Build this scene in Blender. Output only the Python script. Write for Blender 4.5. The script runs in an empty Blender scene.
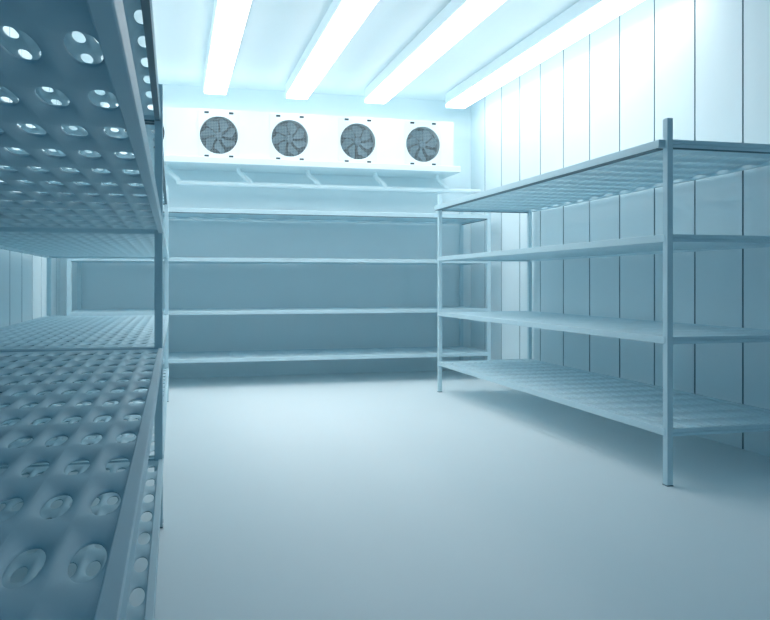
import bpy, bmesh, math
from mathutils import Vector, Matrix

S = bpy.context.scene
COL = S.collection
PI = math.pi

# ------------------------------------------------------------------ helpers
def material(name, col, rough=0.5, metal=0.0, emit=None, strength=0.0, spec=0.5, noise=0.0, scale=6.0, bump=0.0):
    m = bpy.data.materials.new(name)
    m.use_nodes = True
    nt = m.node_tree
    b = nt.nodes['Principled BSDF']
    b.inputs['Base Color'].default_value = (*col, 1)
    b.inputs['Roughness'].default_value = rough
    b.inputs['Metallic'].default_value = metal
    b.inputs['Specular IOR Level'].default_value = spec
    if emit:
        b.inputs['Emission Color'].default_value = (*emit, 1)
        b.inputs['Emission Strength'].default_value = strength
    if noise or bump:
        tc = nt.nodes.new('ShaderNodeTexCoord')
        n = nt.nodes.new('ShaderNodeTexNoise')
        n.inputs['Scale'].default_value = scale
        n.inputs['Detail'].default_value = 4
        nt.links.new(tc.outputs['Object'], n.inputs['Vector'])
        if noise:
            r = nt.nodes.new('ShaderNodeValToRGB')
            e = r.color_ramp.elements
            e[0].position, e[1].position = 0.3, 0.7
            e[0].color = tuple(c * (1 - noise) for c in col) + (1,)
            e[1].color = tuple(min(1, c * (1 + noise)) for c in col) + (1,)
            nt.links.new(n.outputs['Fac'], r.inputs['Fac'])
            nt.links.new(r.outputs['Color'], b.inputs['Base Color'])
        if bump:
            bp = nt.nodes.new('ShaderNodeBump')
            bp.inputs['Strength'].default_value = bump
            bp.inputs['Distance'].default_value = 0.002
            nt.links.new(n.outputs['Fac'], bp.inputs['Height'])
            nt.links.new(bp.outputs['Normal'], b.inputs['Normal'])
    return m

WALL = (0.76, 0.875, 0.912)
M_wall = material('coated_wall_panel', WALL, 0.45, noise=0.012, scale=1.5, spec=0.3)
M_seam = material('wall_panel_sealant', (0.20, 0.32, 0.38), 0.8)
M_ceil = material('coated_ceiling_panel', (0.80, 0.885, 0.915), 0.5, noise=0.01, scale=1.2, spec=0.3)
M_floor = material('sealed_resin_floor', (0.80, 0.885, 0.91), 0.5, noise=0.01, scale=0.8, spec=0.3, bump=0.05)
M_rack = material('pale_blue_powder_coated_steel', (0.57, 0.745, 0.81), 0.5, noise=0.01, scale=12, spec=0.5)
M_sheet = material('pale_blue_perforated_sheet', (0.57, 0.745, 0.81), 0.62, noise=0.01, scale=10, spec=0.3)
M_foot_gap = material('dark_plastic_foot_and_gap', (0.10, 0.18, 0.22), 0.6)
M_house = material('lamp_frosted_side', (0.72, 0.86, 0.90), 0.4, emit=(1.0, 0.95, 0.92), strength=0.08)
M_diff = material('lamp_diffuser', (0.9, 0.95, 0.97), 0.5, emit=(1.0, 0.925, 0.89), strength=5.6)
M_cap = material('lamp_end_glow_block', (0.74, 0.87, 0.91), 0.4)
M_case = material('white_cooler_casing', (0.78, 0.89, 0.92), 0.4, noise=0.01, scale=5)
M_plate = material('white_fan_plate', (0.74, 0.87, 0.91), 0.45)
M_slot = material('dark_slot', (0.03, 0.06, 0.08), 0.7)
M_coil = material('finned_coil', (0.05, 0.085, 0.105), 0.5)  # base colour darkened to carry the shadows between the fan blades
M_blade = material('blue_grey_fan_blade', (0.14, 0.23, 0.28), 0.5)
M_hub = material('fan_hub', (0.10, 0.17, 0.21), 0.5)
M_wire = material('grille_wire', (0.42, 0.55, 0.60), 0.4)
M_pipe = material('white_drain_pipe', (0.78, 0.89, 0.92), 0.35)

def link(name, bm, mats, parent=None, smooth=False, bevel=0.0, seg=2):
    bmesh.ops.recalc_face_normals(bm, faces=bm.faces)
    me = bpy.data.meshes.new(name)
    bm.to_mesh(me); bm.free()
    if not isinstance(mats, (list, tuple)): mats = [mats]
    for m in mats: me.materials.append(m)
    if smooth:
        for p in me.polygons: p.use_smooth = True
    o = bpy.data.objects.new(name, me)
    COL.objects.link(o)
    if parent: o.parent = parent
    if bevel:
        b = o.modifiers.new('Bevel', 'BEVEL')
        b.width = bevel; b.segments = seg; b.limit_method = 'ANGLE'; b.angle_limit = math.radians(40)
    return o

def box(bm, x0, x1, y0, y1, z0, z1, mi=0):
    v = [bm.verts.new((x, y, z)) for x in (x0, x1) for y in (y0, y1) for z in (z0, z1)]
    for q in ((0, 1, 3, 2), (4, 6, 7, 5), (0, 4, 5, 1), (2, 3, 7, 6), (0, 2, 6, 4), (1, 5, 7, 3)):
        f = bm.faces.new([v[i] for i in q]); f.material_index = mi

def prism(bm, prof, axis, a, b, mi=None):
    """extrude a closed 2-D profile along an axis: 'x' (y,z), 'y' (x,z), 'z' (x,y)"""
    def P(p, t):
        return {'x': (t, p[0], p[1]), 'y': (p[0], t, p[1]), 'z': (p[0], p[1], t)}[axis]
    A = [bm.verts.new(P(p, a)) for p in prof]
    B = [bm.verts.new(P(p, b)) for p in prof]
    n = len(prof)
    for i in range(n):
        f = bm.faces.new((A[i], A[(i+1) % n], B[(i+1) % n], B[i]))
        if mi: f.material_index = mi[i]
    bm.faces.new(A[::-1]); bm.faces.new(B)

def tube(bm, pts, r, n=12):
    pts = [Vector(p) for p in pts]
    rings = []
    up = None
    for i, p in enumerate(pts):
        d = (pts[min(i+1, len(pts)-1)] - pts[max(i-1, 0)]).normalized()
        if up is None:
            up = Vector((0, 1, 0)) if abs(d.y) < 0.9 else Vector((1, 0, 0))
        s = d.cross(up).normalized(); u = s.cross(d).normalized(); up = u
        rings.append([bm.verts.new(p + r*(math.cos(2*PI*k/n)*s + math.sin(2*PI*k/n)*u)) for k in range(n)])
    for a, b in zip(rings, rings[1:]):
        for k in range(n):
            bm.faces.new((a[k], a[(k+1) % n], b[(k+1) % n], b[k]))
    bm.faces.new(rings[0][::-1]); bm.faces.new(rings[-1])

def thing(name, label, cat, loc=(0, 0, 0), rotz=0.0, group=None):
    o = bpy.data.objects.new(name, None)
    o.empty_display_size = 0.1
    COL.objects.link(o)
    o.location = loc; o.rotation_euler = (0, 0, rotz)
    o['label'] = label; o['category'] = cat
    if group: o['group'] = group
    return o

def structure(name, bm, mats, **k):
    o = link(name, bm, mats, **k)
    o['kind'] = 'structure'
    return o

# ------------------------------------------------------------------ room dimensions
XL, XR = -1.115, 3.31
YN, YB = -1.0, 8.78
H = 3.08
T = 0.12

def unit_square(k, n):
    a = 2*PI*k/n
    c, s = math.cos(a), math.sin(a)
    m = max(abs(c), abs(s))
    return c/m, s/m

# ------------------------------------------------------------------ setting
bm = bmesh.new(); box(bm, XL-T, XR+T, YN-T, YB+T, -0.1, 0.0)
structure('floor', bm, M_floor)
bm = bmesh.new(); box(bm, XL-T, XR+T, YN-T, YB+T, H, H+0.1)
structure('ceiling', bm, M_ceil)

def panel_wall(name, x, side, first, pitch):
    """wall of upright panels; the joints are real grooves"""
    g, d = 0.007, 0.011
    prof, mi = [], []
    prof.append((x, YN)); mi.append(0)
    y = first
    while y - pitch > YN + 0.05: y -= pitch
    while y < YB - 0.04:
        prof += [(x, y-g), (x+side*d, y-g*0.8), (x+side*d, y+g*0.8), (x, y+g)]
        mi += [1, 1, 1, 0]
        y += pitch
    prof.append((x, YB)); mi.append(0)
    prof.append((x+side*T, YB)); mi.append(0)
    prof.append((x+side*T, YN)); mi.append(0)
    b = bmesh.new()
    prism(b, prof, 'z', 0.0, H, mi)
    return structure(name, b, [M_wall, M_seam])

panel_wall('wall_right', XR, 1, 4.17, 0.464)
panel_wall('wall_left', XL, -1, 4.31, 0.464)
bm = bmesh.new(); box(bm, XL-T, XR+T, YB, YB+T, 0, H)
structure('wall_back', bm, M_wall)

# ------------------------------------------------------------------ racks
LEVELS = ((0.245, 0.282), (0.699, 0.735), (1.203, 1.240), (1.667, 1.707))   # bottom and top of the rails

def sheet_mesh(D, L, nx, ny):
    """perforated sheet: oblong holes with rolled edges on both faces, centred on z = 0"""
    t, A = 0.0092, 0.0084
    x0, x1, y0, y1 = 0.008, D-0.008, -(L/2-0.008), L/2-0.008
    bx, by = 0.001, 0.001
    cx, cy = (x1-x0-2*bx)/nx, (y1-y0-2*by)/ny
    rx, ry = cx*0.30, cy*0.275
    N = 24
    fr = (0.0, 0.06, 0.2, 0.42, 0.7, 1.0)            # from the hole edge to the cell edge
    bm = bmesh.new()
    cache = {}
    def V(x, y, z):
        k = (round(x, 5), round(y, 5), round(z, 5))
        if k not in cache: cache[k] = bm.verts.new((x, y, z))
        return cache[k]
    def prof(f):
        if f >= 1: return 0.0
        return A*(0.8*(1-f)**2.1+0.2*(1-math.sqrt(max(0, 1-(1-f)**2))))
    for i in range(nx):
        for j in range(ny):
            mx, my = x0+bx+cx*(i+.5), y0+by+cy*(j+.5)
            for sgn in (1, -1):
                rings = []
                for f in fr:
                    ring = []
                    for k in range(N):
                        a = 2*PI*k/N
                        u, w = unit_square(k, N)
                        hx, hy = rx*math.cos(a), ry*math.sin(a)
                        qx, qy = cx/2*u, cy/2*w
                        ring.append(V(mx+hx+(qx-hx)*f, my+hy+(qy-hy)*f, sgn*(t-prof(f))))
                    rings.append(ring)
                for a, b in zip(rings, rings[1:]):
                    for k in range(N):
                        bm.faces.new((a[k], a[(k+1) % N], b[(k+1) % N], b[k]))
                if sgn == 1: top = rings[0]
                else:
                    for k in range(N):
                        bm.faces.new((top[k], top[(k+1) % N], rings[0][(k+1) % N], rings[0][k]))
    # flat borders and the folded edge
    X0, X1, Y0, Y1 = x0+bx, x1-bx, y0+by, y1-by
    for s in (1, -1):
        z = s*t
        for (a, b, c, d) in ((x0, X0, y0, y1), (X1, x1, y0, y1), (X0, X1, y0, Y0), (X0, X1, Y1, y1)):
            vs = [bm.verts.new(p) for p in ((a, c, z), (b, c, z), (b, d, z), (a, d, z))]
            bm.faces.new(vs)
    for (p, q) in (((x0, y0), (x1, y0)), ((x1, y0), (x1, y1)), ((x1, y1), (x0, y1)), ((x0, y1), (x0, y0))):
        bm.faces.new([bm.verts.new(v) for v in ((*p, -t), (*q, -t), (*q, t), (*p, t))])
    bmesh.ops.recalc_face_normals(bm, faces=bm.faces)
    me = bpy.data.meshes.new('shelf_sheet')
    bm.to_mesh(me); bm.free()
    me.materials.append(M_sheet)
    for p in me.polygons: p.use_smooth = True
    return me

def copy_tree(o, parent=None):
    c = o.copy(); COL.objects.link(c)
    if parent: c.parent = parent
    for ch in list(o.children): copy_tree(ch, c)
    return c

def make_rack(label, loc, rotz, D, L, group, top=(-0.003, 0.017)):
    """local x: depth, front (aisle) at 0; local y: length, centred; local z: up"""
    root = thing('storage_rack', label, 'rack', loc, rotz, group)
    PH, PW, PL = 1.812, 0.032, 0.040
    for x in (0.0, D-PW):
        for y in (-L/2, L/2-PL):
            b = bmesh.new(); box(b, x, x+PW, y, y+PL, 0.004, PH)
            post = link('post', b, M_rack, root, bevel=0.0025)
            b = bmesh.new(); box(b, x-0.001, x+PW+0.001, y-0.001, y+PL+0.001, 0.0, 0.005)
            link('foot', b, M_foot_gap, post)
    me = sheet_mesh(D, L, 16, 16)
    for i, (z0, z1) in enumerate(LEVELS):
        zc = (z0+z1)/2
        sh = bpy.data.objects.new('shelf_sheet', me); COL.objects.link(sh)
        sh.parent = root; sh.location = (0, 0, zc+0.004)
        h = (z1-z0)/2
        fx0, fx1 = top if i == 3 else (-0.003, 0.017)
        b = bmesh.new(); box(b, fx0, fx1, -(L/2-0.018), L/2-0.018, -h-0.004, h-0.004)
        link('front_rail', b, M_rack, sh, bevel=0.002)
        b = bmesh.new(); box(b, D-0.020, D-0.001, -(L/2-PL), L/2-PL, -h-0.004, h-0.004)
        link('rear_rail', b, M_rack, sh, bevel=0.002)
        if i == 3:  # added dark strip, stands in for the dark gap under the top rails
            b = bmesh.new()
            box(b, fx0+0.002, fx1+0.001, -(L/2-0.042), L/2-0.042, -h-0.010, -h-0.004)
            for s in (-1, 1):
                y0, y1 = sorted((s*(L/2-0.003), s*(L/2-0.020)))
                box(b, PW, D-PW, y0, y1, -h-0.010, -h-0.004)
            link('gap_line_strip', b, M_foot_gap, sh)
        for s in (-1, 1):
            ye, yi = s*(L/2-0.001), s*(L/2-0.020)
            ym = s*(L/2-0.005)
            h0 = h; prof = [(yi, -h), (ye, -h), (ye, -h*0.35), (ym, -h*0.2), (ym, h*0.1), (ye, h*0.25), (ye, h), (yi, h)]
            b = bmesh.new(); prism(b, [(p, q-0.004) for p, q in prof], 'x', PW-0.002, D-PW+0.002)
            link('side_rail', b, M_rack, sh)
    return root

RG = 'four-shelf perforated storage racks'
L1, D1 = 3.59, 0.91
make_rack('pale blue four-shelf perforated rack along the right wall of upright panels',
          (2.345, 3.50+L1/2, 0), 0, 0.925, L1, RG, top=(-0.036, 0.004))
near = make_rack('big dark perforated rack closest to the viewer, cut off by the left edge',
          (-0.045, 3.465-L1/2, 0), PI, 0.955, L1, RG, top=(0.009, 0.030))
far = copy_tree(near)
far.location = (-0.045, 3.50+L1/2, 0)
for ch in near.children:
    if ch.name.startswith('shelf_sheet'):
        d = 0.06 if 1.1 < ch.location.z < 1.3 else 0.03
        ch.location.y += d
        for g in ch.children: g.location.y -= d
far['label'] = 'perforated rack on the left, directly behind the big dark nearest rack'
make_rack('long four-shelf rack against the back wall, under the fan cooler',
          (1.12, 7.86, 0), PI/2, 0.86, 4.13, RG)

# ------------------------------------------------------------------ ceiling lights
LAMPS = (3.005, 2.092, 1.248, 0.408, -0.42)
LN = ('rightmost glowing strip light, beside the paneled right wall',
      'second glowing strip light from the right wall',
      'third glowing strip light from the right wall',
      'fourth glowing strip light from the right, leftmost one in plain view',
      'strip light hidden above the left racks, glimpsed only through their perforations')
Y0, Y1 = 4.5, 8.46
def make_lamp(x, label):
    ln = Y1-Y0
    root = thing('ceiling_light', label, 'light', (x, (Y0+Y1)/2, H), 0, 'long strip lights on the ceiling')
    b = bmesh.new()
    zb = -0.112
    tops = [(-0.119, -ln/2), (0.119, -ln/2), (0.119, ln/2), (-0.119, ln/2)]
    bots = [(-0.116, -ln/2+0.004), (0.116, -ln/2+0.004), (0.116, ln/2-0.004), (-0.116, ln/2-0.004)]
    A = [b.verts.new((p[0], p[1], 0.0)) for p in tops]
    A2 = [b.verts.new((p[0], p[1], -0.02)) for p in tops]
    B = [b.verts.new((p[0], p[1], zb)) for p in bots]
    for R, Q in ((A, A2), (A2, B)):
        for i in range(4): b.faces.new((R[i], R[(i+1) % 4], Q[(i+1) % 4], Q[i]))
    b.faces.new(A); b.faces.new(B[::-1])
    link('housing', b, M_house, root, bevel=0.006)
    b = bmesh.new(); box(b, -0.109, 0.109, -ln/2+0.008, ln/2-0.008, -0.150, zb+0.001)
    link('diffuser', b, M_diff, root, bevel=0.010)
    for s in (-1, 1):  # unlit caps added to keep the diffuser's end glow off the back wall
        b = bmesh.new()
        y0, y1 = sorted((s*(ln/2-0.0085), s*(ln/2-0.0005)))
        box(b, -0.1155, 0.1155, y0, y1, -0.1515, zb-0.0005)
        link('end_glow_block', b, M_cap, root, bevel=0.002)
    return root
for x, l in zip(LAMPS, LN): make_lamp(x, l)

# ------------------------------------------------------------------ evaporator (fan cooler)
EY, ET, EB = 8.30, 2.744, 2.257
EX0, EX1 = -0.66, 2.93
FX = (-0.278, 0.437, 1.152, 1.867, 2.582)
FZ, FR = 2.486, 0.190
ev = thing('fan_cooler', 'long white cooling unit with a row of dark fans, high on the back wall', 'cooler', (0, EY, EB))
NS = 48
b = bmesh.new()
hw = 0.2125
edges = []
def wall_face(b, pts):
    return b.faces.new([b.verts.new(p) for p in pts])
hz = ET-EB
cz = FZ-EB
for fx in FX:
    R = [b.verts.new((fx+FR*math.cos(2*PI*k/NS), 0, cz+FR*math.sin(2*PI*k/NS))) for k in range(NS)]
    Dk = [b.verts.new((fx+FR*math.cos(2*PI*k/NS), 0.10, cz+FR*math.sin(2*PI*k/NS))) for k in range(NS)]
    Q = []
    for k in range(NS):
        u, w = unit_square(k, NS)
        Q.append(b.verts.new((fx+hw*u, 0, cz+(w*(hz-cz) if w > 0 else w*cz))))
    for k in range(NS):
        j = (k+1) % NS
        b.faces.new((R[k], R[j], Q[j], Q[k]))
        b.faces.new((R[k], R[j], Dk[j], Dk[k]))
xs = [EX0] + [v for fx in FX for v in (fx-hw, fx+hw)] + [EX1]
for i in range(0, len(xs), 2):
    wall_face(b, ((xs[i], 0, 0), (xs[i+1], 0, 0), (xs[i+1], 0, hz), (xs[i], 0, hz)))
dp = YB-EY
wall_face(b, ((EX0, 0, hz), (EX1, 0, hz), (EX1, dp, hz), (EX0, dp, hz)))
wall_face(b, ((EX0, 0, 0), (EX1, 0, 0), (EX1, dp, 0), (EX0, dp, 0)))
wall_face(b, ((EX0, 0, 0), (EX0, dp, 0), (EX0, dp, hz), (EX0, 0, hz)))
wall_face(b, ((EX1, 0, 0), (EX1, dp, 0), (EX1, dp, hz), (EX1, 0, hz)))
wall_face(b, ((EX0, dp, 0), (EX1, dp, 0), (EX1, dp, hz), (EX0, dp, hz)))
bmesh.ops.remove_doubles(b, verts=b.verts, dist=0.0002)
link('casing', b, M_case, ev)
b = bmesh.new(); box(b, EX0-0.03, EX1+0.055, -0.075, dp, -0.067, -0.001)
link('drip_tray', b, M_case, ev, bevel=0.006)

def make_fan(fx, rot):
    # square plate with a round opening
    b = bmesh.new()
    hx, hu, hd = 0.205, 0.238, 0.222
    def ring(r, y): return [b.verts.new((r*math.cos(2*PI*k/NS), y, r*math.sin(2*PI*k/NS))) for k in range(NS)]
    def sq(y):
        o = []
        for k in range(NS):
            u, w = unit_square(k, NS)
            o.append(b.verts.new((hx*u, y, w*(hu if w > 0 else hd))))
        return o
    Ri, Rf, Qf, Qb = ring(FR-0.001, 0.0), ring(FR-0.001, -0.007), sq(-0.007), sq(0.0)
    for A_, B_ in ((Ri, Rf), (Rf, Qf), (Qf, Qb)):
        for k in range(NS):
            j = (k+1) % NS
            b.faces.new((A_[k], A_[j], B_[j], B_[k]))
    pl = link('fan_plate', b, M_plate, ev)
    pl.location = (fx, 0, cz)
    for sx in (-1, 1):  # raised dark blocks standing in for the dark recessed slots
        for sz in (-0.212, 0.224):
            b = bmesh.new(); box(b, sx*0.121-0.022, sx*0.121+0.022, -0.012, -0.006, sz-0.010, sz+0.010)
            link('slot_block', b, M_slot, pl, bevel=0.002)
    # coil behind
    b = bmesh.new()
    b.faces.new([b.verts.new((FR*math.cos(2*PI*k/NS), 0.098, FR*math.sin(2*PI*k/NS))) for k in range(NS)])
    for k in range(-12, 13):
        x = k*0.0145
        hh = math.sqrt(max(0.0, (FR-0.004)**2-x*x))
        if hh > 0.02: box(b, x-0.002, x+0.002, 0.082, 0.098, -hh, hh)
    link('coil', b, M_coil, pl)
    # seven swept blades
    b = bmesh.new()
    for n in range(7):
        a0 = rot + n*2*PI/7
        f, bk = [], []
        nu, nv = 8, 6
        for iu in range(nu+1):
            u = iu/nu
            r = 0.032 + (FR-0.042)*u
            wid = (0.32 + 0.42*math.sin(PI*0.5*min(1, u/0.6))) * (1 - 0.45*(max(0, u-0.55)/0.45)**2)
            mid = a0 + 0.30*u*u
            rf, rb = [], []
            for iv in range(nv+1):
                v = iv/nv-0.5
                rr = r - (0.020*(2*v)**2 if u > 0.85 else 0)
                a = mid + wid*v
                y = 0.034 + 0.050*v*min(1, 0.4+u)
                rf.append(b.verts.new((rr*math.cos(a), y, rr*math.sin(a))))
                rb.append(b.verts.new((rr*math.cos(a), y+0.003, rr*math.sin(a))))
            f.append(rf); bk.append(rb)
        for iu in range(nu):
            for iv in range(nv):
                b.faces.new((f[iu][iv], f[iu+1][iv], f[iu+1][iv+1], f[iu][iv+1]))
                b.faces.new((bk[iu][iv], bk[iu][iv+1], bk[iu+1][iv+1], bk[iu+1][iv]))
        for iu in range(nu):
            for iv in (0, nv):
                b.faces.new((f[iu][iv], f[iu+1][iv], bk[iu+1][iv], bk[iu][iv]))
        for iv in range(nv):
            for iu in (0, nu):
                b.faces.new((f[iu][iv], f[iu][iv+1], bk[iu][iv+1], bk[iu][iv]))
    link('fan_blades', b, M_blade, pl, smooth=False)
    b = bmesh.new()
    bmesh.ops.create_cone(b, cap_ends=True, segments=28, radius1=0.040, radius2=0.036, depth=0.05,
                          matrix=Matrix.Translation((0, 0.035, 0)) @ Matrix.Rotation(PI/2, 4, 'X'))
    link('hub', b, M_hub, pl, bevel=0.004)
    # square-mesh wire guard
    b = bmesh.new()
    w = 0.0009
    for k in range(-12, 13):
        x = k*0.0155
        hh = math.sqrt(max(0.0, FR*FR-x*x))-0.001
        if hh < 0.02: continue
        box(b, x-w, x+w, -0.0045, -0.0022, -hh, hh)
        box(b, -hh, hh, -0.0022, 0.0, x-w, x+w)
    link('wire_guard', b, M_wire, pl)
for i, fx in enumerate(FX): make_fan(fx, (0.2, 0.12, 0.32, 0.5, 0.05)[i])

# drain pipe below the cooler
PY, PZ = 0.19, 2.02-EB
b = bmesh.new(); tube(b, [(0.03, 0, 0), (XR, 0, 0)], 0.026, 16)
dr = link('drain_pipe', b, M_pipe, ev, smooth=False)
dr.location = (0, PY, PZ)
for i, x0 in enumerate((-0.08, 0.645, 1.365, 2.095, 2.80)):
    b = bmesh.new()
    pts = []
    ctrl = [(x0, -0.02, 0.170), (x0+0.005, -0.02, 0.13), (x0+0.03, -0.015, 0.105), (x0+0.085, -0.005, 0.06), (x0+0.118, 0, 0.03), (x0+0.128, 0, 0.0)]
    c = [Vector(p) for p in ctrl]
    c = [c[0]]+c+[c[-1]]
    for s in range(1, len(c)-2):
        for q in range(5):
            t = q/5
            p0, p1, p2, p3 = c[s-1], c[s], c[s+1], c[s+2]
            pts.append(0.5*((2*p1)+(p2-p0)*t+(2*p0-5*p1+4*p2-p3)*t*t+(3*p1-p0-3*p2+p3)*t**3))
    pts.append(c[-1])
    tube(b, pts, 0.024, 14)
    link('branch_pipe', b, M_pipe, dr, smooth=True)

# ------------------------------------------------------------------ world, camera, view
w = bpy.data.worlds.new('World'); S.world = w
w.use_nodes = True
w.node_tree.nodes['Background'].inputs[0].default_value = (0.006, 0.085, 0.16, 1)

F = 810.0
ang = math.atan(211/F)
cd = bpy.data.cameras.new('Camera')
cam = bpy.data.objects.new('Camera', cd); COL.objects.link(cam)
cam.location = (0, 0, 1.0)
cam.rotation_euler = (PI/2, 0, -ang)
cd.sensor_fit = 'HORIZONTAL'; cd.sensor_width = 36.0
cd.lens = F/770*36.0
cd.shift_y = -27/770
cd.clip_start = 0.02; cd.clip_end = 100
S.camera = cam

S.view_settings.view_transform = 'Standard'
S.view_settings.look = 'None'
S.view_settings.exposure = 0.0
S.view_settings.gamma = 1.0
S.cycles.max_bounces = 16
S.cycles.diffuse_bounces = 10
S.cycles.glossy_bounces = 6
